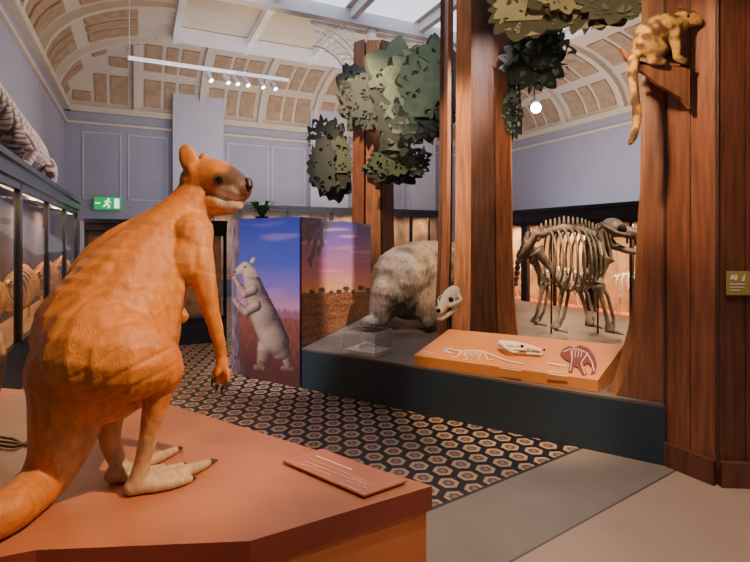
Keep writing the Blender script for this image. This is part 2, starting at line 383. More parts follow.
# giant reptile model on top of left cases
zt=2.44; SH=.55
def LR(t,z,off=0): return LC(t+SH,z,off)
b=B()
b.chain([(LR(.75,zt+.80),.085),(LR(1.05,zt+.76),.10),(LR(1.4,zt+.70),.12),(LR(1.9,zt+.56),.18),(LR(2.6,zt+.47),.215),(LR(3.3,zt+.43),.2),(LR(3.9,zt+.36),.15),(LR(4.5,zt+.27),.10),(LR(5.3,zt+.15),.065),(LR(6.3,zt+.06),.035)])
b.chain([(LR(.38,zt+.72),.045),(LR(.8,zt+.79),.085)])
for sg in (-1,1):
    b.chain([(LR(1.8,zt+.42,sg*.14),.09),(LR(1.95,zt+.26,sg*.22),.06),(LR(1.75,zt+.1,sg*.2),.045),(LR(1.68,zt+.06,sg*.2),.045),(LR(1.5,zt+.04,sg*.2),.03)])
    b.chain([(LR(3.7,zt+.34,sg*.14),.1),(LR(3.5,zt+.22,sg*.22),.075),(LR(3.75,zt+.1,sg*.2),.05),(LR(3.7,zt+.06,sg*.2),.045),(LR(3.45,zt+.04,sg*.2),.03)])
def rdist(c):
    # distance to armour-plate borders, plates wrap body in a diamond lattice
    tt=(c-R(.33,-10.6)).dot(V); h=c.z
    a=abs(((tt*1.0+h*1.3)*6.5)%1-.5); b_=abs(((tt*1.0-h*1.3)*6.5)%1-.5); return min(.5-a,.5-b_)
def rc(c,n): return lerp((.22,.11,.08),(.82,.66,.56),sstep(.03,.14,rdist(c)))
def rd(c): return .016*sstep(.0,.25,rdist(c))
rp=organic(b,'reptile_model',M('reptile_skin',(1,1,1),.55,.2,25,.3,1,attr=True,cells=40),.016,rc,3,rd,label='large pale pinkish scaly reptile model lying along case top',cat='animal model')
b=B()
base=[(1.0,.86),(1.9,.72),(2.6,.67),(3.3,.62),(3.9,.5),(4.5,.36),(5.3,.2),(6.3,.08)]
for k in range(44):
    t=1.02+k*.115; zz0=.7
    for (a0,h0),(a1,h1) in zip(base,base[1:]):
        if a0<=t<=a1: zz0=h0+(h1-h0)*(t-a0)/(a1-a0)
    b.tube([LR(t,zt+zz0-.04),LR(t+.03,zt+zz0+.10)],[.035,.004],5)
b.obj('dorsal_crest',m_bone2,parent=rp)
for i in range(4):
    t=.35+1.9*i
    sp=[LC(t+k*.26,1.12+.12*math.sin(k*.6),.05) for k in range(6)]
    lg=[[(LC(t+.2,1.0,.05),.03),(LC(t+.25,.75,.05),.025),(LC(t+.15,.52,.05),.02,-V)],[(LC(t+1.15,1.0,.05),.03),(LC(t+1.1,.75,.05),.025),(LC(t+1.15,.52,.05),.02,-V)]]
    quad_skeleton(sp,[.02]*6,U*.5,(.3,4.6),(.5,9,.010),lg,'animal_skeleton','small brown mounted skeleton inside glass case',m_bone,group='small skeletons in glass cases',skull=(LC(t-.08,1.1,.05),-V,.12),proc=.03)
for i in range(4):
    a=R(9.0,-12.4+1.6*i,0)
    sp=[a+V*(.15+k*.2)+Vector((0,0,.95+.1*math.sin(k*.6))) for k in range(6)]
    lg=[[(a+V*.3+Vector((0,0,.95)),.03),(a+V*.36+Vector((0,0,.65)),.025),(a+V*.28+Vector((0,0,.4)),.02,-V)],[(a+V*1.05+Vector((0,0,.95)),.03),(a+V*1.0+Vector((0,0,.65)),.025),(a+V*1.05+Vector((0,0,.4)),.02,-V)]]
    quad_skeleton(sp,[.02]*6,U*.5,(.5,4.4),(.36,8,.011),lg,'animal_skeleton','pale mounted skeleton on red case deck',m_bone2,group='skeletons in side cases',skull=(a+V*.05+Vector((0,0,1.05)),-V,.12),proc=.03)
# ---------------- blue plinth
A0=Vector((-.79,5.4,0)); B0=Vector((2.05,3.54,0)); PD=(B0-A0).normalized(); PN=Vector((-PD.y,PD.x,0))
ZP=.43
poly=[A0,B0,Vector((2.22,4.05,0)),Vector((2.75,4.05,0)),Vector((4.35,6.0,0)),Vector((4.15,6.95,0)),Vector((2.55,10.2,0)),Vector((-.1,10.2,0)),Vector((-.04,8.06,0))]
e=empty('exhibit_platform',(0,0,0),'long low slate-blue exhibition platform with grey top','platform')
b=B(); b.prism(poly,0,ZP-.02); b.obj('body',M('platform_slate',(.022,.042,.068),.5,.08,4),parent=e)
b=B(); b.prism(poly,ZP-.02,ZP); b.obj('deck',M('platform_top',(.12,.10,.09),.5,.15,3),parent=e)
# ---------------- mural box (painted with per-vertex colours)
C1=Vector((-.06,8.0,0)); 
A1=A0-PD*0.02; Bx=[A1, A1-PD*1.08, C1-PD*1.0+Vector((-.02,.05,0)), C1-PD*.02]
e=empty('mural_box',(0,0,0),'large box wrapped in twilight landscape mural','mural box')
b=B(); b.prism(Bx,0,1.85); b.obj('body',M('mural_purple',(.05,.04,.16),.6,.1,3),parent=e)
n1=PN*-1
s2=(Bx[3]-Bx[0]); L2=s2.length; s2.normalize(); n2=Vector((s2.y,-s2.x,0))
def ramp(st,x):
    if x<=st[0][0]: return st[0][1]
    for (a,ca),(c,cb) in zip(st,st[1:]):
        if x<=c: return lerp(ca,cb,(x-a)/(c-a))
    return st[-1][1]
def caps(x,y,lst):
    # smooth height field of blended limbs
    H=0; gx=gy=0; best=None
    for (x0,y0,r0,x1,y1,r1) in lst:
        dx,dy=x1-x0,y1-y0; L=dx*dx+dy*dy; t=max(0,min(1,((x-x0)*dx+(y-y0)*dy)/L)) if L else 0
        cx,cy,r=x0+dx*t,y0+dy*t,r0+(r1-r0)*t; d=math.hypot(x-cx,y-cy)
        if d<r:
            h=math.sqrt(r*r-d*d); wq=h*h
            H+=wq; gx+=wq*(x-cx)/r; gy+=wq*(y-cy)/r
            if best is None or h>best[0]: best=(h,h/r)
    if best is None: return None
    return (best[0],gx/H,gy/H,best[1])
beast=[(246,268,6,249,273,7),(240,270,4.2,245,267,5.6),(236,272.5,2.6,241,270.5,3.6),(250,274,7.5,254,290,10.5),(254,290,10.5,264,316,13.5),(264,316,13.5,275,342,14.5),(274,338,12,281,352,9),(284,352,5.5,288,366,3.4),(283,368,2.6,292,369,2.4),(266,346,9,262,362,5.5),(256,367.5,3,263,368,3.2),(252,261.5,2.2,253.5,259,1.8)]
arms=[(253,290,5.5,245,294,4.4),(245,294,4.0,239,285,3.2),(239,285,2.8,235,278,2.2),(256,306,5.5,247,312,4.4),(247,312,4.0,239,306,3.2),(239,306,2.8,235,300,2.4)]
skyA=[(.40,(.8,.4,.38)),(.48,(.5,.24,.45)),(.58,(.22,.15,.55)),(.72,(.055,.09,.5)),(1,(.015,.035,.3))]
def paintA(x,y,f):
    if f>.40+.01*noise.noise(Vector((x*.15,0,0))):
        c=ramp(skyA,f+.02*noise.noise(Vector((x*.03,y*.12,1))))
        c=lerp(c,(.5,.32,.6),sstep(.25,.6,noise.noise(Vector((x*.02,y*.1,4))))*.25)
        if f<.47: c=lerp(c,(.10,.04,.12),sstep(.47,.43,f+.02*noise.noise(Vector((x*.3,0,5))))*.7)
    else:
        g=noise.noise(Vector((x*.9,y*.12,0)))*.5+.5; c=lerp((.045,.012,.025),(.38,.13,.11),g*sstep(0,.4,f)+.12)
    w=238+2.0*math.sin(y*.06)+1.5*noise.noise(Vector((0,y*.1,2)))+ (9*sstep(340,382,y))
    if x<w:
        t=(x-229)/(w-222)*2; sh=.3+.7*max(0,1-abs(t-.3)); g=noise.noise(Vector((x*.8,y*.08,4)))
        c=tuple(v*(sh*(.8+.8*g)) for v in (.32,.25,.36))
    for lst,dk in ((beast,1.0),(arms,1.1)):
        h=caps(x+.7*noise.noise(Vector((x*.8,y*.8,8))),y,lst)
        if h:
            _,nx,ny,nz=h; l=max(0,.22-.75*nx-.45*ny+.35*nz); g=noise.noise(Vector((x*1.3+y*.2,y*.45,6)))
            base_=lerp((.06,.045,.07),(.58,.44,.36),l*1.05+.22*g)
            if y<277: base_=lerp(base_,(.75,.62,.5),.4)
            if y>350: base_=lerp(base_,(.12,.08,.08),.4)
            c=tuple(v*dk*(.4+.6*min(1,nz*1.3)) for v in base_)
    if math.hypot(x-244.8,y-266.8)<1.1: c=(.02,.015,.015)
    if math.hypot(x-234.8,y-272.0)<1.4: c=(.05,.03,.03)
    if f<.12 and noise.noise(Vector((x*1.3,y*.2,9)))>.05: c=lerp(c,(.12,.04,.04),.8)
    return c
skyB=[(.46,(1,.5,.16)),(.53,(.9,.34,.2)),(.64,(.6,.2,.3)),(.82,(.24,.13,.4)),(1,(.05,.06,.32))]
btrees=[(312,292,5),(322,290,6),(331,292,4),(339,291,5),(346,289,6),(353,291,4),(361,288,6),(368,290,5)]
def paintB(x,y,f):
    yh=293-(x-302)*.02
    if y<yh:
        c=ramp(skyB,.46+(yh-y)/(yh-220)*.54+.015*noise.noise(Vector((x*.04,y*.15,2))))
        g=noise.noise(Vector((x*.03,y*.22,7)))
        c=lerp(c,(1,.48,.36),sstep(.1,.5,g)*.4)
    else:
        g=noise.noise(Vector((x*.5,y*.5,0)))*.5+.5; q_=noise.noise(Vector((x*.06,y*.25,3)))
        c=lerp((.07,.02,.012),(.6,.23,.07),g*.8+.35*q_)
    for (tx,ty,r) in btrees:
        d=math.hypot((x-tx)/1.2,y-ty)+1.8*noise.noise(Vector((x*.9,y*.9,5)))
        if d<r*.45: c=(.07,.05,.03)
        if abs(x-tx)<.3 and ty<y<ty+4: c=(.05,.03,.02)
    for (lx,ly) in ((307,222),(312,228),(317,224),(321,232),(309,240),(315,244),(320,220),(326,224),(313,254),(319,250),(306,234),(322,242),(331,222),(310,262)):
        dx=(x-lx)+.12*(y-ly)*(1 if lx%2 else -1); dy=(y-ly)/6.0
        if (dx/1.8)**2+dy**2<1: c=lerp((.16,.19,.13),(.045,.06,.05),abs(dx)*.7)
    if y<244 and abs(x-306-(y-218)*.25*math.sin(y*.2))<.5: c=(.05,.04,.04)
    return c
m_paint=M('painted_mural',(1,1,1),.45,.03,10,attr=True)
def panel(P0,d,L,z0,z1,nrm,nx,nz,fn,label):
    b=B(); vs=[]; fs=[]
    for j in range(nz+1):
        for i in range(nx+1): vs.append(P0+nrm*.014+d*(L*i/nx)+Vector((0,0,z0+(z1-z0)*j/nz)))
    for j in range(nz):
        for i in range(nx): a=j*(nx+1)+i; fs.append((a,a+1,a+nx+2,a+nx+1))
    b.add(vs,fs); o=b.obj('mural_panel',m_paint,parent=e,label=label)
    def cf(c,n): 
        k=F/c.y; return fn(375+c.x*k,HZ-(c.z-CAMH)*k,c.z/1.85)
    setcol(o.data,cf)
panel(A1,-PD,1.08,0,1.85,n1,150,320,paintA,'dusk mural panel with furry beast rearing against tree')
panel(Bx[0],s2,L2,ZP,1.85,n2,150,200,paintB,'sunset grassland mural panel')
e2=empty('potted_fern',(0,0,0),'green fern fronds on top of mural box','plant')
b=B(); pc=W(262,222,7.0); pc.z=1.85
random.seed(3)
for k in range(34):
    a=random.uniform(0,6.28); l=random.uniform(.15,.42); d=Vector((math.cos(a),math.sin(a),0)); s_=Vector((-d.y,d.x,0))*.022
    p1=pc+d*l*.4+Vector((0,0,.08+l*.5)); p2=pc+d*l+Vector((0,0,.06+l*.45))
    b.plate([pc+s_+Vector((0,0,.05)),p1+s_,p2,p1-s_,pc-s_+Vector((0,0,.05))],(0,0,.003))
b.obj('fronds',M('fern_green',(.09,.26,.05),.6,.3,20),parent=e2)
b=B(); b.tube([pc,pc+Vector((0,0,.08))],[.07,.09],14); b.obj('pot',m_iron,parent=e2)
# ---------------- trees
w_r=wood('tree_board_red',(.23,.088,.045)); w_d=wood('tree_board_dark',(.07,.03,.02)); w_l=wood('tree_board_light',(.36,.155,.075))
def trunk(e,X,Y,w,dep,z0,z1,flare=.15,seed=1,n=9):
    random.seed(seed)
    for k in range(n):
        a0=math.pi*2*k/n+.2; a1=math.pi*2*(k+.94)/n+.2
        jr=random.choice((.8,.9,1.0,1.1)); jr2=jr+random.uniform(-.1,.1)
        b=B(); zs=[z0,z0+.15,z0+.5,z0+1.2,z0+2.2,z1]; vs=[]
        for z in zs:
            f=1+flare*max(0,1-(z-z0)/1.2)**2*1.6-.08*sstep(z0+1,z0+4,z)
            for a,rr in ((a0,jr),(a1,jr2),(a1,jr2-.12),(a0,jr-.12)):
                vs.append((X+math.cos(a)*w/2*f*rr,Y+math.sin(a)*dep/2*f*rr,z))
        fs=[(3,2,1,0)]
        for i in range(len(zs)-1):
            for j in range(4): fs.append((i*4+j,i*4+(j+1)%4,i*4+4+(j+1)%4,i*4+4+j))
        t=4*(len(zs)-1); fs.append((t,t+1,t+2,t+3)); b.add(vs,fs)
        b.obj('trunk_board',[w_r,w_d,w_l][(k*2+seed)%3],parent=e)
    b=B(); b.tube([(X,Y,z0),(X,Y,z1)],min(w,dep)*.34,10); b.obj('trunk_core',w_d,parent=e)
g_dark=M('leaf_board_dark',(.022,.032,.027),.6,.2,6); g_mid=M('leaf_board_green',(.085,.125,.085),.6,.2,6); g_ol=M('leaf_board_olive',(.42,.39,.22),.6,.2,6); g_nv=M('leaf_board_navy',(.04,.06,.06),.6,.2,6); g_lt=M('leaf_board_pale',(.14,.185,.13),.6,.2,6); g_bk=M('leaf_board_shadow_olive',(.1,.1,.055),.6,.2,6)
def foliage(e,px,py,d,rx,ry,cols,seed,yaw=0,sprig=.3,zmax=6.25,spread=.42,back=g_dark):
    random.seed(seed); c=W(px,py,d); sx=rx*d/F; sz=ry*d/F; sm_=(sx+sz)/2
    for L,mat in enumerate(cols):
        ya=yaw+random.uniform(-.3,.3); ax=Vector((math.cos(ya),math.sin(ya),0)); nn=Vector((math.sin(ya),-math.cos(ya),0))
        f=.95 if L==0 else random.uniform(.6,.78); ddx=random.uniform(-spread,spread)*sx if L else 0; ddz=random.uniform(-spread,spread)*sz if L else 0
        cc=c+nn*(.12*L)+ax*ddx+Vector((0,0,ddz))
        tips=[]; t=0
        while t<6.28318:
            wd=random.uniform(.25,.6); tips.append((t,min(t+wd,6.28319),random.uniform(.12,.28),random.uniform(.3,.7))); t+=wd
        b0=[random.uniform(-.11,.11) for _ in range(4)]
        def rad(a):
            a%=6.28318
            body=.76+b0[0]*math.sin(a)+b0[1]*math.cos(2*a)+b0[2]*math.sin(3*a+1)
            for (a0,a1,h_,pk_) in tips:
                if a0<=a<=a1:
                    u=(a-a0)/max(1e-4,a1-a0); v=u/pk_ if u<pk_ else (1-u)/(1-pk_)
                    return f*(body+h_*max(0,v)**.75)
            return f*body
        NO=150
        def loop(k): return [(rad(j/NO*6.28319)*k*math.cos(j/NO*6.28319)*sx,rad(j/NO*6.28319)*k*math.sin(j/NO*6.28319)*sz) for j in range(NO)]
        holes=[]; cen=[]; sr0=sm_*sprig*max(f,.7)
        def inside(p,m_): return math.hypot(p[0]/sx,p[1]/sz)<rad(math.atan2(p[1]/sz,p[0]/sx))-m_
        for tr in range(600):
            t=random.uniform(0,6.28); rr=math.sqrt(random.uniform(0,1))*f*.95; x=math.cos(t)*rr*sx; z=math.sin(t)*rr*sz; sr=sr0*random.uniform(.5,1.25)
            if any(math.hypot(x-a,z-g)<(sr+g_)*.98 for a,g,g_ in cen): continue
            nl=random.choice((3,4,5,5,6)); a0=random.uniform(0,6.28); span=random.choice((6.28,4.0,3.2)); hs=[]
            for k in range(nl):
                an=a0+k*span/nl; r0=sr*.12; r1=sr*random.uniform(.75,.97); wd=sr*random.uniform(.2,.3)*(5/nl)**.5; cvv=random.uniform(-.15,.15)*sr
                pts=[]
                for s_,w_ in ((0,0),(.25,.35),(.6,.95),(.85,.6),(1,0),(.85,-.45),(.6,-.7),(.25,-.3)):
                    r_=r0+(r1-r0)*s_; cv=cvv*math.sin(s_*3.14)
                    pts.append((x+math.cos(an)*r_-math.sin(an)*(w_*wd+cv),z+math.sin(an)*r_+math.cos(an)*(w_*wd+cv)))
                if all(inside(p,.04) for p in pts): hs.append(pts)
            if hs: cen.append((x,z,sr)); holes+=hs
        def mk(off_):
            def mp(x,z):
                v=cc+nn*off_+ax*(x+off_*1.2)+Vector((0,0,z+off_*.6)); v.z=min(v.z,zmax); return v
            return mp
        if L%2==0: b=B(); b.pierced([loop(1.0)],mk(-.035),nn*.008); b.obj('foliage_board',back,parent=e)  # dark backing sheet added so the pierced leaves read as shaded gaps
        b=B(); b.pierced([loop(1.0)]+holes,mk(0),nn*.01); b.obj('foliage_board',mat,parent=e)
t1=empty('stylised_tree',(0,0,0),'timber board tree with dark green cut-out foliage','tree')
trunk(t1,W(373,0,9.3).x,9.3,.82,.7,ZP,5.2,seed=2)
foliage(t1,364,96,8.9,30,40,[g_nv,g_mid,g_nv],12)
foliage(t1,410,98,8.4,52,62,[g_mid,g_lt,g_mid,g_lt,g_mid,g_mid],11)
foliage(t1,396,166,8.8,34,20,[g_mid,g_nv,g_mid],13)
foliage(t1,333,160,9.6,27,44,[g_nv,g_nv,g_mid,g_nv],14)
t2=empty('stylised_tree',(0,0,0),'tall brown timber board tree standing on platform','tree')
trunk(t2,W(478,0,6.25).x,6.25,.9,.6,ZP,6.2,flare=.1,seed=4,n=9)
foliage(t2,538,60,5.9,34,42,[g_mid,g_lt,g_mid],21,.2)
foliage(t2,513,105,6.1,13,36,[g_nv,g_mid],22)
t3=empty('stylised_tree',(0,0,0),'flared plywood trunk board fixed beside column','tree')
p0=Vector((1.76,3.80,0)); pdir=(Vector((2.03,3.62,0))-p0).normalized(); pn=Vector((-pdir.y,pdir.x,0))
def brd(pts,off,mat):
    P0=p0+pn*off; b=B(); q=[hit(x,y,P0,pn) for x,y in pts]
    for v in q: v.z=max(v.z,ZP+.001)
    b.plate(q,pn*.03); return b.obj('trunk_board',mat,parent=t3)
brd([(616,403),(624,380),(631,355),(637,330),(641,305),(643,275),(644,200),(645,130),(646,60),(650,-60),(668,-60),(668,403)],.0,w_r)
brd([(606,402),(614,380),(621,355),(628,328),(633,300),(635,270),(637,230),(640,190),(641,120),(642,-60),(666,-60),(666,402)],.07,w_l)
foliage(t3,602,-2,4.3,56,42,[g_ol,g_ol,g_lt,g_ol],31,-.1,.26,spread=.5,back=g_bk)
foliage(t3,532,-6,4.5,54,40,[g_ol,g_lt,g_ol,g_ol],32,.15,.26,spread=.5,back=g_bk)
# ---------------- timber column
hexp=[Vector(p) for p in ((2.08,3.58,0),(2.24,3.27,0),(2.59,3.25,0),(2.80,3.55,0),(2.65,3.88,0),(2.28,3.9,0))]
cen_=sum(hexp,Vector())/6
e=empty('timber_column',(0,0,0),'huge hexagonal reddish timber column with skirting','column')
b=B(); b.prism([cen_+(p-cen_)*.97 for p in hexp],0,ZT); b.obj('core',w_d,parent=e)
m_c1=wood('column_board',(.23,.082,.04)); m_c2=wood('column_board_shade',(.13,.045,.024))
for i in range(6):
    a=hexp[i]; c=hexp[(i+1)%6]; dd=(c-a); nn=Vector((dd.y,-dd.x,0)).normalized()
    if nn.dot(a-cen_)<0: nn=-nn
    for (f0,f1) in ((.01,.49),(.51,.99)):
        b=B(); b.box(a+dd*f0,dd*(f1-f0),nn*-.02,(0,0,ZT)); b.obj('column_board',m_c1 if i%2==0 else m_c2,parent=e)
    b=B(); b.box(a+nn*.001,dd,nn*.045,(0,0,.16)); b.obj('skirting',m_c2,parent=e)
    b=B(); b.tube([(a.x,a.y,.1),(a.x,a.y,ZT)],.012,6); b.obj('edge_batten',w_d,parent=e)
e=empty('column_sign',(0,0,0),'small olive-yellow information sign on timber column','sign')
a=hexp[1]; c=hexp[2]; dd=(c-a).normalized(); nn=Vector((dd.y,-dd.x,0)); nn=nn if nn.dot(a-cen_)>0 else -nn
sp0=a+nn*.012
P=[hit(x,y,sp0,nn) for x,y in ((726,295),(749.5,295),(749.5,271),(726,271))]
b=B(); b.plate(P,nn*.006); b.obj('plate',M('mustard',(.4,.33,.08),.5,.05,5),parent=e)
mw=M('print_white',(.85,.82,.75),.6,0)
sp1=a+nn*.0195
def stroke_(pts,name='print'):
    b=B(); b.plate([hit(x,y,sp1,nn) for x,y in pts],nn*.001); b.obj(name,mw,parent=e)
for (x0,y0,x1,y1) in ((730,283.5,745,284.6),(730,286.6,744,287.6),(730,289.6,740,290.6)): stroke_(((x0,y1),(x1,y1),(x1,y0),(x0,y0)))
stroke_(((730,279),(731,275.5),(733,274.5),(735,276),(736,274),(738,277),(737,280),(735,280.5),(733,279),(731,280)),'map_symbol')
stroke_(((741,281),(742,278),(744,275),(745.5,274),(745,277),(744.5,281)),'animal_symbol')
# ---------------- possum on bracket
e=empty('branch_bracket',(0,0,0),'flat angular wooden branch bracket fixed to column','bracket')
mbw=wood('branch_wood',(.26,.11,.055))
for dB,sc in ((3.33,0),(3.46,1)):
    b=B(); b.plate([W(x+sc,y,dB) for x,y in ((621,48),(631,54),(640,61),(654,65),(672,66),(690,65),(690,108),(682,98),(670,91),(658,84),(646,74),(634,66),(626,58))],(0,.03,0)); b.obj('branch_board',mbw,parent=e)
b=B(); b.box(W(640,64.5,3.33),(.34,0,-.02),(0,.16,0),(0,0,.02)); b.obj('ledge',mbw,parent=e)
b=B(); D=3.37
def pk(x,y,r,dd=0): return (W(x,y,D+dd),r*D/F)
b.chain([pk(645,46,11),pk(650,36,15.5),pk(661,30,15.5),pk(673,27,11.5),pk(681,21,9.5)])
b.chain([pk(682,19,10),pk(689,19,8,-.02),pk(696,21,5,-.03),pk(699,22,3.6,-.03)])
b.chain([pk(673,32,7.5,-.05),pk(676,45,4.6,-.06),pk(677,57,3.4,-.06),pk(684,61,3,-.07)])
b.chain([pk(671,32,7.5,.05),pk(671,46,4.6,.05),pk(673,57,3.6,.05),pk(679,60,3,.05)])
b.chain([pk(648,45,12,-.04),pk(660,50,7,-.06),pk(651,60,4.2,-.06),pk(663,61.5,3.4,-.07)])
b.chain([pk(648,45,11,.05),pk(657,52,6,.06),pk(650,60,4,.06),pk(661,61,3.2,.06)])
b.chain([pk(640,50,7),pk(633,62,5,-.06),pk(634,90,4.6,-.08),pk(637,115,4.4,-.08),pk(634,135,3.6,-.08),pk(630,143,2.4,-.08)])
for dd in (-.035,.035): b.ell(W(680,10,D+dd),(.024,.011,.032))
def pc_(c,n):
    v=noise.noise(c*20)*.5+.5; base=lerp((.12,.055,.015),(.6,.34,.08),sstep(.3,.62,v))
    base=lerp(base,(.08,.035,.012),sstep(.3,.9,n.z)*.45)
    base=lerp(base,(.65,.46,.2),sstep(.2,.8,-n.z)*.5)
    return base
po=organic(b,'possum',M('possum_fur',(1,1,1),.85,.3,40,.6,160,attr=True),.006,pc_,3,label='golden brown mottled marsupial with long hanging tail perched on ledge',cat='animal model')
M('eye_black',(.005,.004,.003),.1,0); M('nose_dark',(.03,.015,.012),.4,0)
b=B(); b.ell(W(688,16.5,D-.06),.011); b.obj('eye',MATS['eye_black'],parent=po,smooth=True)
b=B(); b.ell(W(702,21.8,D-.03),.009); b.obj('nose',MATS['nose_dark'],parent=po,smooth=True)
# ---------------- information desk
e=empty('information_panel',(0,0,0),'sloping orange information panel with skeleton drawings','information panel')
zf,zb=.525,.68
def pt(px,py,z): return FL(px,py,z)
fl=pt(414,355,zf); fr=pt(598,380,zf); br=pt(624,345,zb); bl=pt(449,329,zb)
b=B(); top=[fl,fr,br,bl]; bot=[Vector((v.x,v.y,ZP)) for v in top]
vs=bot+top; b.add(vs,[(3,2,1,0),(4,5,6,7),(0,1,5,4),(1,2,6,5),(2,3,7,6),(3,0,4,7)]); b.obj('desk',M('panel_orange',(.66,.25,.06),.45,.08,4),parent=e,bevel=.004)
pnl=(fr-fl).cross(bl-fl).normalized(); pnl=pnl if pnl.z>0 else -pnl
def stroke(b,pts,w,P0,N,o1=.004):
    for i in range(len(pts)-1):
        p=hit(*pts[i],P0+N*o1,N); q=hit(*pts[i+1],P0+N*o1,N); d=(q-p); s_=N.cross(d).normalized()*w/2
        b.plate([p-s_,q-s_,q+s_,p+s_],N*.002)
b=B()
stroke(b,[(444,350),(449,348.5),(454,350),(462,351),(472,350),(482,351),(492,355),(508,361),(524,364)],.016,fl,pnl)
stroke(b,[(444,351),(452,353)],.02,fl,pnl)
for k in range(10): stroke(b,[(460+k*2.4,351),(459+k*2.4,355.5)],.006,fl,pnl)
stroke(b,[(461,351),(457,357),(451,357)],.01,fl,pnl); stroke(b,[(464,352),(467,359),(463,360)],.008,fl,pnl); stroke(b,[(484,352),(488,360),(494,360)],.01,fl,pnl); stroke(b,[(482,352),(478,359),(482,361)],.008,fl,pnl)
b.obj('skeleton_print',mw,parent=e)
b=B(); stroke(b,[(547,363),(566,366)],.02,fl,pnl); b.obj('title_print',mw,parent=e)
for (x,y,l) in ((420,351,16),(420,353,12),(548,371,16),(548,374,20),(500,368,22)): b=B(); stroke(b,[(x,y),(x+l,y+l*.13)],.007,fl,pnl); b.obj('text_print',mw,parent=e)
b=B(); b.plate([hit(x,y,fl+pnl*.004,pnl) for x,y in ((560,354),(563,349),(569,346),(574,348),(580,345),(588,348),(594,355),(597,364),(595,373),(591,375),(592,367),(588,363),(583,366),(587,374),(583,376),(578,368),(574,366),(572,373),(568,372),(570,362),(564,359))],pnl*.002); b.obj('animal_print',M('print_maroon',(.2,.03,.02),.6,.2,20),parent=e)
b=B(); stroke(b,[(563,352),(570,349),(578,349),(587,353),(592,362),(594,371)],.008,fl,pnl,.008)
for k in range(4): stroke(b,[(573+k*3,350),(572+k*3,357)],.004,fl,pnl,.008)
stroke(b,[(571,351),(572,360),(570,371)],.005,fl,pnl,.008); stroke(b,[(587,354),(581,363),(585,374)],.006,fl,pnl,.008); b.obj('bone_print',mw,parent=e)
def skull(name,c,fw,s,label,mat,stand=None,lg=1.0,th=1.0):
    e=empty(name,(0,0,0),label,'skull'); up=Vector((0,0,1)); fw=Vector(fw).normalized(); sd=fw.cross(up).normalized(); c=Vector(c)
    b=B(); b.chain([(c-fw*s*.35*lg,s*.3*th),(c,s*.34*th),(c+fw*s*.4*lg,s*.25*th),(c+fw*s*.85*lg-up*s*.08,s*.17*th)])
    for sg in (-1,1): b.chain([(c-fw*s*.25*lg+sd*sg*s*.25,s*.08),(c+sd*sg*s*.5-up*s*.1,s*.07),(c+fw*s*.45*lg+sd*sg*s*.25-up*s*.08,s*.09)])
    organic(b,'cranium',mat,s*.035,lambda c,n:(.8,.75,.65),2,parent=e)
    b=B()
    for sg in (-1,1): b.tube([c-fw*s*.2*lg-up*s*.2*th+sd*sg*s*.3,c+fw*s*.1*lg-up*s*.5*th+sd*sg*s*.22,c+fw*s*.9*lg-up*s*.42*th+sd*sg*s*.06],[s*.09,s*.11*th,s*.07],8)
    b.obj('jaw',mat,parent=e,smooth=True)
    for k in range(5):
        b=B(); b.tube([c+fw*s*(.2+.15*k)*lg-up*s*.2*th,c+fw*s*(.2+.15*k)*lg-up*s*.36*th],[s*.10,s*.06],6); b.obj('tooth',m_bone2,parent=e)
    for sg in (-1,1): b=B(); b.ell(c+fw*s*.35*lg+sd*sg*s*.2+up*s*.08*th,s*.13*th); b.obj('eye_socket',m_iron,parent=e)
    b=B(); b.ell(c+fw*s*.98*lg-up*s*.02,s*.10*th); b.obj('nasal_opening',m_iron,parent=e)
    if stand: b=B(); b.tube([c-up*s*.2,Vector((c.x,c.y,stand+.012))],.01,8); b.tube([Vector((c.x,c.y,stand)),Vector((c.x,c.y,stand+.015))],.07,16); b.obj('stand',m_iron,parent=e)
    return e
sb=M('skull_bone',(.85,.8,.68),.5,.2,15,.15,40); sg_=M('skull_ivory',(.95,.86,.62),.5,.15,12,.15,40)
c=hit(512,345,fl+pnl*.06,pnl); skull('skull_cast',c,PD+Vector((0,0,-.02)),.17,'flat elongated white skull cast resting on orange panel',sb,lg=1.7,th=.65)
skull('fossil_skull',W(450,297,5.38),Vector((-.62,-.75,-.5)),.26,'large ivory fossil skull on short black stand',sg_,stand=ZP)
# acrylic case
e=empty('acrylic_case',(0,0,0),'small clear acrylic box over white fossil base','display box')
o0=Vector((-.33,5.2,0)); b=B(); b.box(o0+Vector((0,0,ZP)),PD*.40,PN*.32,(0,0,.035)); b.obj('plinth_base',M('white_base',(.6,.57,.5),.5,.05,4),parent=e)
b=B(); zz=Vector((0,0,1)); q0=o0+zz*(ZP+.035)
for P_,a_,b_ in ((q0,PD*.4,PN*.005),(q0+PN*.315,PD*.4,PN*.005),(q0,PD*.005,PN*.32),(q0+PD*.395,PD*.005,PN*.32)): b.box(P_,a_,b_,zz*.2)
b.box(q0+zz*.2,PD*.4,PN*.32,zz*.005); b.obj('cover',glass(),parent=e)
b=B(); r_=.004
for s_ in (0,.396):
    for t_ in (0,.316): b.box(q0+PD*s_+PN*t_,PD*r_,PN*r_,zz*.2)
for t_ in (0,.316): b.box(q0+PN*t_+zz*.2,PD*.4,PN*r_,zz*.005)
for s_ in (0,.396): b.box(q0+PD*s_+zz*.2,PD*r_,PN*.32,zz*.005)
b.obj('cover_edge',M('edge_pale',(.6,.65,.7),.2,0),parent=e)
e=empty('fossil_jaw',(0,0,0),'small cream fossil jaw bone in acrylic box','fossil')
b=B(); cc=q0+PD*.2+PN*.16+zz*.02; b.tube([cc-PD*.1,cc+zz*.03,cc+PD*.1+zz*.02],[.02,.025,.015],8)
for k in range(4): b.tube([cc+PD*(-.06+.04*k)+zz*.03,cc+PD*(-.06+.04*k)+zz*.06],[.012,.006],6)
b.obj('jaw_bone',m_bone2,parent=e)
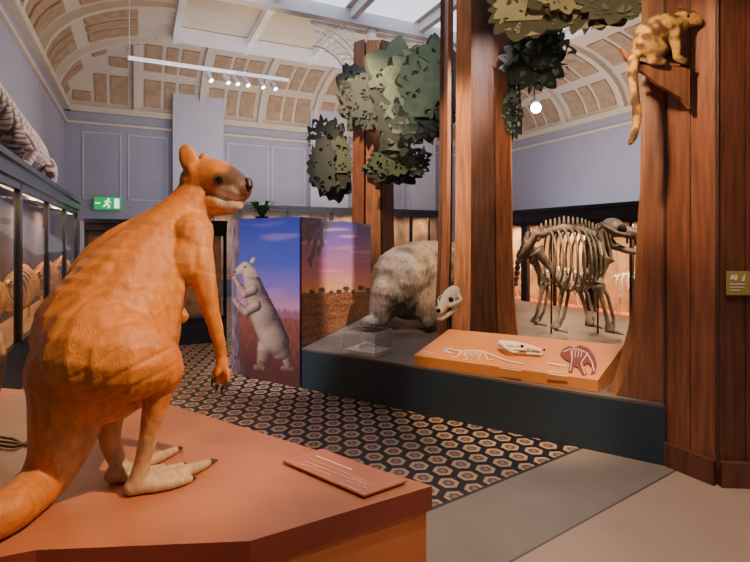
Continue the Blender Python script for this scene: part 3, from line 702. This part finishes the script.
# ---------------- furry megafauna rump
b=B()
def dk(x,y,d,r): return (W(x,y,d),r*d/F)
b.chain([dk(406,281,6.75,36),dk(420,277,7.1,37),dk(440,275,7.6,35),dk(462,272,8.2,32),dk(478,272,8.7,28),dk(490,272,9.1,24)])
b.chain([dk(394,288,6.6,22),dk(410,290,6.7,30)])
b.chain([dk(490,272,9.1,22),dk(500,276,9.3,17),dk(504,280,9.5,11)])
b.chain([dk(392,292,6.55,22),dk(384,306,6.5,15),dk(380,318,6.45,10),(W(378,321,6.45),.1),(W(366,323,6.35),.075)])
b.chain([dk(425,296,6.6,22),dk(430,312,6.45,14),dk(434,318,6.4,10.5),(W(434,321,6.4),.11),(W(428,323,6.3),.08)])
for x,d in ((450,8.6),(486,8.2)): b.chain([dk(x,282,d,18),(Vector((W(x,0,d).x,d,ZP+.35)),.17),(Vector((W(x,0,d).x,d,ZP+.16)),.12),(Vector((W(x,0,d).x+.05,d-.1,ZP+.11)),.08)])
def dc(c,n):
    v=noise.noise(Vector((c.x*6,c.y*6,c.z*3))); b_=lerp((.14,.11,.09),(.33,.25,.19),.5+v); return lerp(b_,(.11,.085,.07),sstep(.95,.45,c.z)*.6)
def dd_(c):
    return .010*noise.noise(Vector((c.x*40,c.y*40,c.z*9)))+.01*noise.noise(c*9)
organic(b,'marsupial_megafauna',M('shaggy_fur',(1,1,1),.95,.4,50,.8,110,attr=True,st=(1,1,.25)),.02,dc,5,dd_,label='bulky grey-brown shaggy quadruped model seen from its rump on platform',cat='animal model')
# ---------------- large skeleton on platform
Ds=6.3
fb=M('fossil_bone',(.24,.19,.145),.42,.6,7,.35,30)
sp=[W(516,284,Ds),W(518,262,Ds),W(528,244,Ds),W(546,232,Ds-.05),W(564,228,Ds-.1),W(582,230,Ds-.12),W(596,236,Ds-.15),W(606,232,Ds-.2)]
side=Vector((.15,1,0)).normalized()
legs=[]
for sg,dx in ((-1,8),(1,-12)):
    legs.append([(W(533+dx*.3,250,Ds+sg*.18),.085),(W(556+dx,282,Ds+sg*.22),.07),(Vector((W(547+dx,0,Ds+sg*.22).x,Ds+sg*.22,ZP+.09)),.052,Vector((.9,-.3,0)))])
    legs.append([(W(604+dx*.3,258,Ds-.15+sg*.18),.08),(W(590+dx,284,Ds-.15+sg*.22),.07),(Vector((W(602+dx,0,Ds-.15+sg*.22).x,Ds-.15+sg*.22,ZP+.09)),.05,Vector((.9,-.3,0)))])
sk=quad_skeleton(sp,[.022,.03,.038,.04,.04,.04,.038,.036],side,(3.2,6.0),(.78,9,.0145),legs,'giant_marsupial_skeleton','huge dark brown mounted quadruped skeleton walking on platform',fb,skull=(W(612,228,Ds-.3),(1,-.55,-.4),.38),proc=.11,shaft=.55)
for sg in (-1,1):
    b=B(); p=W(530,248,Ds)+side*sg*.12
    b.tube([p+Vector((-.14,0,-.12)),p+Vector((-.04,0,.02))+side*sg*.05,p+side*sg*.2+Vector((.03,0,.18)),p+side*sg*.24+Vector((.12,0,.16))],[.03,.05,.045,.02],8)
    b.tube([p+Vector((-.04,0,.02))+side*sg*.05,p+Vector((.08,0,-.12)),p+Vector((.02,0,-.2))],[.04,.025,.02],8); b.obj('hip_bone',fb,parent=sk,smooth=True)
    b=B(); p=W(600,244,Ds-.15)+side*sg*.24; b.plate([p+Vector((-.10,0,.15)),p+Vector((-.02,0,.19)),p+Vector((.05,0,.14)),p+Vector((.085,0,-.16)),p+Vector((.04,0,-.17))],side*.02)
    b.tube([p+Vector((-.02,0,.17))-side*sg*-.02,p+Vector((.05,0,-.14))+side*sg*.03],[.01,.018],6); b.obj('shoulder_blade',fb,parent=sk)
for x in (550,596): b=B(); b.tube([Vector((W(x,0,Ds).x,Ds-.05,ZP)),Vector((W(x,0,Ds).x,Ds-.05,1.7))],.012,8); b.obj('support_rod',m_iron,parent=sk)
# ---------------- kangaroo platform
kp=[FL(432,486,ZP),FL(162,402,ZP),FL(2,388,ZP),Vector((-2.5,2.3,0)),Vector((-2.1,1.55,0)),FL(5,556,ZP),FL(36,550,ZP),FL(250,541,ZP)]
kp=[Vector((p.x,p.y,0)) for p in kp]
e=empty('kangaroo_platform',(0,0,0),'faceted terracotta platform with dark red edge carrying kangaroo','platform')
cc=sum(kp,Vector())/len(kp)
b=B(); b.prism(kp,ZP-.11,ZP); o=b.obj('top_slab',[M('terracotta_top',(.42,.15,.07),.42,.15,2.5)],parent=e)
o.data.materials.append(M('dark_red_edge',(.24,.045,.028),.5,.05,4))
for p in o.data.polygons:
    if abs(p.normal.z)<.5: p.material_index=1
b=B(); b.prism([cc+(p-cc)*.985 for p in kp],0,ZP-.11); b.obj('base',M('orange_base',(.6,.18,.06),.5,.06,4),parent=e)
e=empty('label_plate',(0,0,0),'flat dusty-rose label plate lying on terracotta platform','sign')
z1=ZP+.012
q_=[FL(283,462,z1),FL(322,450,z1),FL(407,482,z1),FL(364,497,z1)]
N=Vector((0,0,1)); b=B(); b.plate(q_,(0,0,.008)); 
b.obj('plate',M('rose_plate',(.46,.165,.1),.35,.05,4),parent=e)
b=B(); q2=[Vector((p.x,p.y,ZP)) for p in q_]; ce=sum(q2,Vector())/4; b.plate([ce+(p-ce)*.9 for p in q2],(0,0,.012)); b.obj('riser',m_c2,parent=e)
P0=Vector((0,0,z1+.008)); mpk=M('print_pink',(.85,.6,.5),.6,0)
for k,(x,y,l) in enumerate(((316,456,36),(309,459,58),(305,461.5,62),(301,464,30))):
    b=B(); stroke(b,[(x,y),(x+l,y+l*.39)],.012 if k==0 else .004,P0,N,.001); b.obj('text_print',mpk,parent=e)
for k in range(3): b=B(); stroke(b,[(352+k*-7,478+k*2.4),(352+k*-7+22,478+k*2.4+8.6)],.004,P0,N,.001); b.obj('text_print',mpk,parent=e)
# ---------------- kangaroo
b=B()
def kk(x,y,d,r): return (W(x,y,d),r*d/F)
b.chain([kk(104,362,2.36,60),kk(110,334,2.42,68),kk(132,290,2.52,53),kk(152,256,2.62,39),kk(173,234,2.7,32),kk(187,214,2.75,25),kk(197,198,2.77,21)])
b.chain([kk(194,232,2.66,20),kk(187,262,2.6,25)])
b.chain([kk(74,290,2.46,13),kk(92,262,2.52,14),kk(118,242,2.58,15),kk(148,227,2.66,15),kk(170,212,2.72,13)])
b.chain([kk(199,182,2.77,19),kk(208,177,2.76,19),kk(218,178,2.75,18.5),kk(227,183,2.74,17.5),kk(235,187,2.73,15.5),kk(238,189,2.72,14)])
b.chain([kk(202,197,2.76,16),kk(217,202,2.75,14),kk(228,203,2.74,12),kk(234,202,2.73,10.5)])
def ear(x,y,d,w,h,tilt):
    rot=Matrix.Rotation(math.radians(tilt),3,'Y'); b.ell(W(x,y,d),(w*d/F,.022,h*d/F),16,12,rot)
ear(189,160,2.70,10,17,-18); ear(204,161,2.88,6,9.5,-2)
b.chain([kk(197,175,2.71,9),kk(193,170,2.705,8)])
b.chain([kk(100,350,2.24,55),kk(128,358,2.2,43),kk(152,364,2.24,30),kk(161,374,2.27,21)])
b.chain([kk(100,360,2.6,40),kk(125,372,2.68,32),kk(128,384,2.62,22)])
b.chain([kk(160,372,2.28,21),kk(157,396,2.27,14),kk(150,430,2.28,9.8),kk(143,460,2.3,8.2),kk(137,482,2.3,9)])
def gp(x,y,r): 
    d=(CAMH-(ZP+r))*F/(y-HZ); return (W(x,y,d),r)
b.chain([gp(132,487,.038),gp(148,483,.042),gp(168,478,.040),gp(190,470,.033),gp(208,463,.021)])
b.chain([gp(150,486,.033),gp(172,483,.029),gp(190,479,.019)])
b.chain([gp(146,478,.031),gp(166,471,.027),gp(182,466,.019)])
b.chain([kk(122,385,2.5,19),kk(112,410,2.44,14),kk(110,440,2.42,10),kk(118,462,2.44,8.6),kk(120,472,2.46,9)])
b.chain([gp(112,475,.038),gp(128,472,.040),gp(146,463,.035),gp(162,456,.028),gp(176,450,.019)])
b.chain([gp(128,476,.033),gp(150,471,.026),gp(164,467,.018)])
b.chain([kk(84,370,2.28,52),kk(72,398,2.25,38),kk(66,425,2.24,33),kk(58,455,2.24,27),kk(44,480,2.22,23)])
b.chain([kk(44,480,2.22,23),gp(12,508,.092),gp(-22,526,.08),gp(-70,545,.06),gp(-120,560,.04)])
b.chain([kk(192,234,2.62,20),kk(199,260,2.58,15),kk(205,285,2.57,11.5),kk(211,310,2.58,9),kk(218,338,2.6,7),kk(221,355,2.62,6),kk(222,363,2.62,7)])
fing=((-7,16,0),(-3,22,.02),(2,23,.0),(6,19,-.02),(-4,13,-.03))
for dx,dy,dd in fing:
    b.chain([kk(222,363,2.62,4.5),kk(222+dx,363+dy*.6,2.62+dd,3.0),kk(221+dx*1.1,363+dy,2.62+dd,2.2)])
b.chain([kk(176,236,2.95,18),kk(168,268,3.05,13),kk(166,296,3.05,10),kk(176,308,3.0,7),kk(182,315,2.96,6)])
for dx,dy in ((2,6),(4,4),(0,7),(5,1),(-2,6)): b.chain([kk(182,315,2.96,4),kk(182+dx,315+dy,2.95,2.6)])
def kcol(c,n):
    org=(.64,.225,.035); rust=(.45,.13,.018); pale=(.58,.38,.2); cream=(.85,.72,.55)
    v=noise.noise(c*4)*.5+.5; col=lerp(rust,org,v*1.3)
    if c.x>-1.36: col=lerp(col,pale,sstep(.88,.64,c.z)*.9); col=lerp(col,(.38,.28,.19),sstep(.6,.5,c.z)*.6)
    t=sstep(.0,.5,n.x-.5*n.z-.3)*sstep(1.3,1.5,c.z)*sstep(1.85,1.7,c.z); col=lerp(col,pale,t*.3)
    if c.z>1.7 and c.x>-.95:
        mz=sstep(-.82,-.77,c.x)
        if c.z>1.83: col=lerp(col,(.045,.022,.014),mz*.92)
        ck=W(226,196,2.66); col=lerp(col,cream,sstep(.085,.045,(c-ck).length)*.9)
        ch=W(235,206,2.70); col=lerp(col,cream,sstep(.07,.03,(c-ch).length)*.7)
        for ex,ey,er in ((219,179,.055),(228,179,.055)):
            eb=W(ex,ey,2.65); col=lerp(col,(.07,.025,.012),sstep(er,er*.45,(c-eb).length)*.85)
        ei=W(188,161,2.68); col=lerp(col,(.2,.07,.035),sstep(.06,.03,(c-ei).length)*.75)
    return col
def kd(c):
    a=0
    if c.z>.75:
        w=sstep(.8,1.05,c.z)*sstep(1.85,1.62,c.z)
        k=noise.noise(Vector((c.x*3,c.y*3,c.z*3)))
        ph=(c.z*1.0-c.x*.55+.06*k)*62
        a+=-.0035*w*max(0,math.sin(ph))**6*sstep(-.15,.25,noise.noise(c*2.2+Vector((7,1,3))))
        q=Vector((c.x*2.2+c.z*2.4,c.y*2.2,c.z*6-c.x*5)); a+= -.003*w*max(0,1-abs(noise.noise(q))*9)
        a+=.003*w*noise.noise(Vector((c.x*2.5,c.y*2.5,c.z*4)))
    a+=.001*noise.noise(Vector((c.x*45,c.y*45,c.z*20)))
    return a
m_k=M('kangaroo_fur',(1,1,1),.5,.22,30,.25,150,attr=True,st=(1,1,.5))
kg=organic(b,'kangaroo',m_k,.0088,kcol,5,kd,label='giant orange-brown kangaroo model standing upright on terracotta platform, head turned',cat='animal model')
from mathutils.bvhtree import BVHTree
bv=BVHTree.FromPolygons([v.co for v in kg.data.vertices],[tuple(p.vertices) for p in kg.data.polygons])
def surf(x,y):
    o=Vector((0,0,CAMH)); d=(W(x,y,1)-o).normalized(); h=bv.ray_cast(o,d); return (h[0],h[1]) if h[0] else (W(x,y,2.65),Vector((0,-1,0)))
p,n=surf(219,180); b=B(); b.ell(p-n*.008,.021,16,10); b.obj('eye',MATS['eye_black'],parent=kg,smooth=True)
b=B(); b.chain([(W(248,182,2.70),.024),(W(249,186,2.69),.022)]); b.obj('nose',MATS['nose_dark'],parent=kg,smooth=True)
b=B(); pts=[surf(x,y) for x,y in ((246,197),(241,200),(236,201),(230,200))]; b.tube([p_+n_*-.002 for p_,n_ in pts],.0035,6); b.obj('mouth',MATS['nose_dark'],parent=kg,smooth=True)
mcl=M('claw',(.06,.035,.02),.35,.1,10)
for (x,y,dx,dy,r) in ((206,464,12,-4,.022),(189,479,8,-1,.016),(181,466,7,-2,.016),(175,450,8,-2,.018),(163,467,6,-1,.014)):
    b=B(); a_=gp(x,y,r)[0]; c_=gp(x+dx,y+dy,.006)[0]; b.tube([a_,a_.lerp(c_,.5)+Vector((0,0,.006)),c_],[r*.8,r*.6,.002],8); b.obj('claw',mcl,parent=kg,smooth=True)
for dx,dy,dd in fing:
    b=B(); a_=W(221+dx*1.1,363+dy-1,2.62+dd); c_=W(219+dx*1.1,363+dy+8,2.62+dd); b.tube([a_,a_.lerp(c_,.5),c_],[.011,.008,.002],6); b.obj('claw',mcl,parent=kg,smooth=True)
e=empty('fossil_skeleton_foot',(0,0,0),'brown mounted skeleton leg and foot bones on platform','skeleton')
mbr=M('brown_bone',(.3,.17,.07),.5,.4,14,.2,40)
b=B(); b.tube([W(-8,325,2.95),W(-1,336,2.95),W(4,356,2.92),W(0,380,2.9),W(-6,405,2.85),W(-12,436,2.78)],[.018,.026,.013,.011,.02,.018],8)
b.obj('leg_bone',mbr,parent=e,smooth=True)
for k in range(3): b=B(); b.tube([gp(-14,438,.014)[0],gp(0,437+k*4,.016)[0],gp(14,439+k*4,.013)[0],gp(29,447-k*3,.006)[0]],[.011,.008,.009,.003],6); b.obj('toe_bone',mbr,parent=e,smooth=True)
# ---------------- track light
e=empty('track_light',(0,0,0),'white ceiling-hung track with adjustable spotlights','track light')
p1=W(128,62,9.0); Lt=2.97; zt_=4.86; p1.z=zt_
b=B(); b.box(p1,U*Lt,V*.05,(0,0,.06)); b.obj('rail',M('track_white_glow',(.85,.85,.9),.4,0,emis=(.9,.9,1),estr=.8),parent=e)  # rail is no lamp; a glow is added to brighten its white
for t in (.02,): b=B(); b.tube([p1+U*t+Vector((0,0,.05)),p1+U*t+Vector((0,0,ZT-zt_))],.008,6); b.obj('suspension_rod',m_white,parent=e)
m_l=M('lamp_face',(1,.9,.7),.5,0,emis=(1,.85,.6),estr=15)
for t in (1.4,1.72,1.9,2.1,2.4,2.65):
    q0=p1+U*t+V*.025; 
    h=empty('spotlight_head',(0,0,0),None,None); h.parent=e
    b=B(); b.tube([q0,q0-Vector((0,0,.1))],.012,6); a_=q0-Vector((0,0,.12)); dr=Vector((.5,-.3,-.8)).normalized(); b.tube([a_-dr*.1,a_+dr*.1],[.045,.055],10); b.obj('housing',M('lamp_body',(.6,.6,.65),.4,0),parent=h)
    b=B(); b.tube([a_+dr*.101,a_+dr*.106],.04,10); b.obj('lens',m_l,parent=h)
e=empty('spotlight',(0,0,0),'bright white spotlight hanging beside tree','lamp')
pl=W(536,108,9.5); b=B(); b.ell(pl,.095); b.obj('bulb',M('hot_bulb',(1,1,1),.5,0,emis=(1,.85,.65),estr=60),parent=e)
b=B(); b.tube([pl+Vector((0,.02,.05)),pl+Vector((0,.14,.16))],[.1,.06],10); b.tube([pl+Vector((0,.1,.1)),pl+Vector((0,.1,ZT-pl.z-.0))],.01,6); b.obj('housing',m_iron,parent=e)
# ---------------- lights
warm=(1,.65,.36); warm2=(1,.72,.44); lav=(.86,.86,1)
spot((1.9,1.2,4.6),(-1.0,2.6,1.5),1550,warm,36,.04)
spot((-2.8,1.0,5.4),(-1.3,2.4,1.0),110,warm,40)
spot((.6,.0,5.0),(-.1,2.2,.4),320,warm,32)
spot((1.2,1.9,5.6),(1.5,2.3,0),900,(1,.76,.58),42)
spot((1.2,2.2,5.6),(1.3,4.4,.5),1900,warm,22)
spot((3.6,2.9,5.8),(2.8,6.2,1.0),1500,warm2,22,.04)
spot((-.3,3.4,5.8),(.6,7.0,1.0),1300,warm2,20)
spot((.4,2.8,4.6),(.76,5.35,1.05),300,warm2,13,.05)
spot((-1.6,2.8,5.6),(-1.1,5.7,1.2),1750,(1,.9,.9),24)
spot((2.2,5.0,5.2),(-.4,6.9,1.1),1900,(1,.86,.8),24)
spot((.3,2.2,3.6),(2.3,3.4,2.4),420,warm,40)
spot((-.4,4.2,5.8),(1.3,6.2,2.0),2300,warm,26)
spot((1.0,2.4,.9),(1.15,6.0,2.6),260,warm,20)
spot((-1.0,6.0,6.0),(0,9.2,3.0),1500,warm,34)
spot((.6,1.4,3.0),(1.6,4.4,3.9),300,warm2,46)
spot((-.6,4.6,3.2),(.45,8.4,4.2),420,(1,.88,.72),30)
spot(R(2.6,-12,5.6),R(.4,-8.5,2.9),420,(1,.85,.75),40)
area(R(6,-7,6.2),R(6,-7,0),6,62,(.92,.92,1))
area(R(5.5,-3.4,2.9),R(6,0,4.2),6,155,lav)
area(R(11.5,-6,2.9),R(13.7,-6,5),5,100,lav)
area(R(2.0,-6,2.6),R(0,-6,5),4,36,lav)
area(R(6.8,-3.6,4.4),R(6.8,-1.3,6.3),6,105,(1,.72,.44))
area(R(3.0,-6,4.4),R(1,-6,6.3),4,48,(1,.72,.44))
area(R(11,-7,4.4),R(13,-7,6.3),4,70,(1,.72,.44))
area((1,-1.2,3.5),(0,5,.5),3,13,(1,.88,.85))
w=bpy.data.worlds.new('world'); bpy.context.scene.world=w; w.use_nodes=True; w.node_tree.nodes['Background'].inputs[0].default_value=(.3,.3,.5,1); w.node_tree.nodes['Background'].inputs[1].default_value=.3
cd=bpy.data.cameras.new('camera'); cam=bpy.data.objects.new('camera',cd); bpy.context.collection.objects.link(cam)
cam.location=(0,0,CAMH); cam.rotation_euler=(math.pi/2,0,0); cd.sensor_width=36; cd.lens=24; cd.shift_y=-(281-HZ)/750; cd.clip_end=100
bpy.context.scene.camera=cam
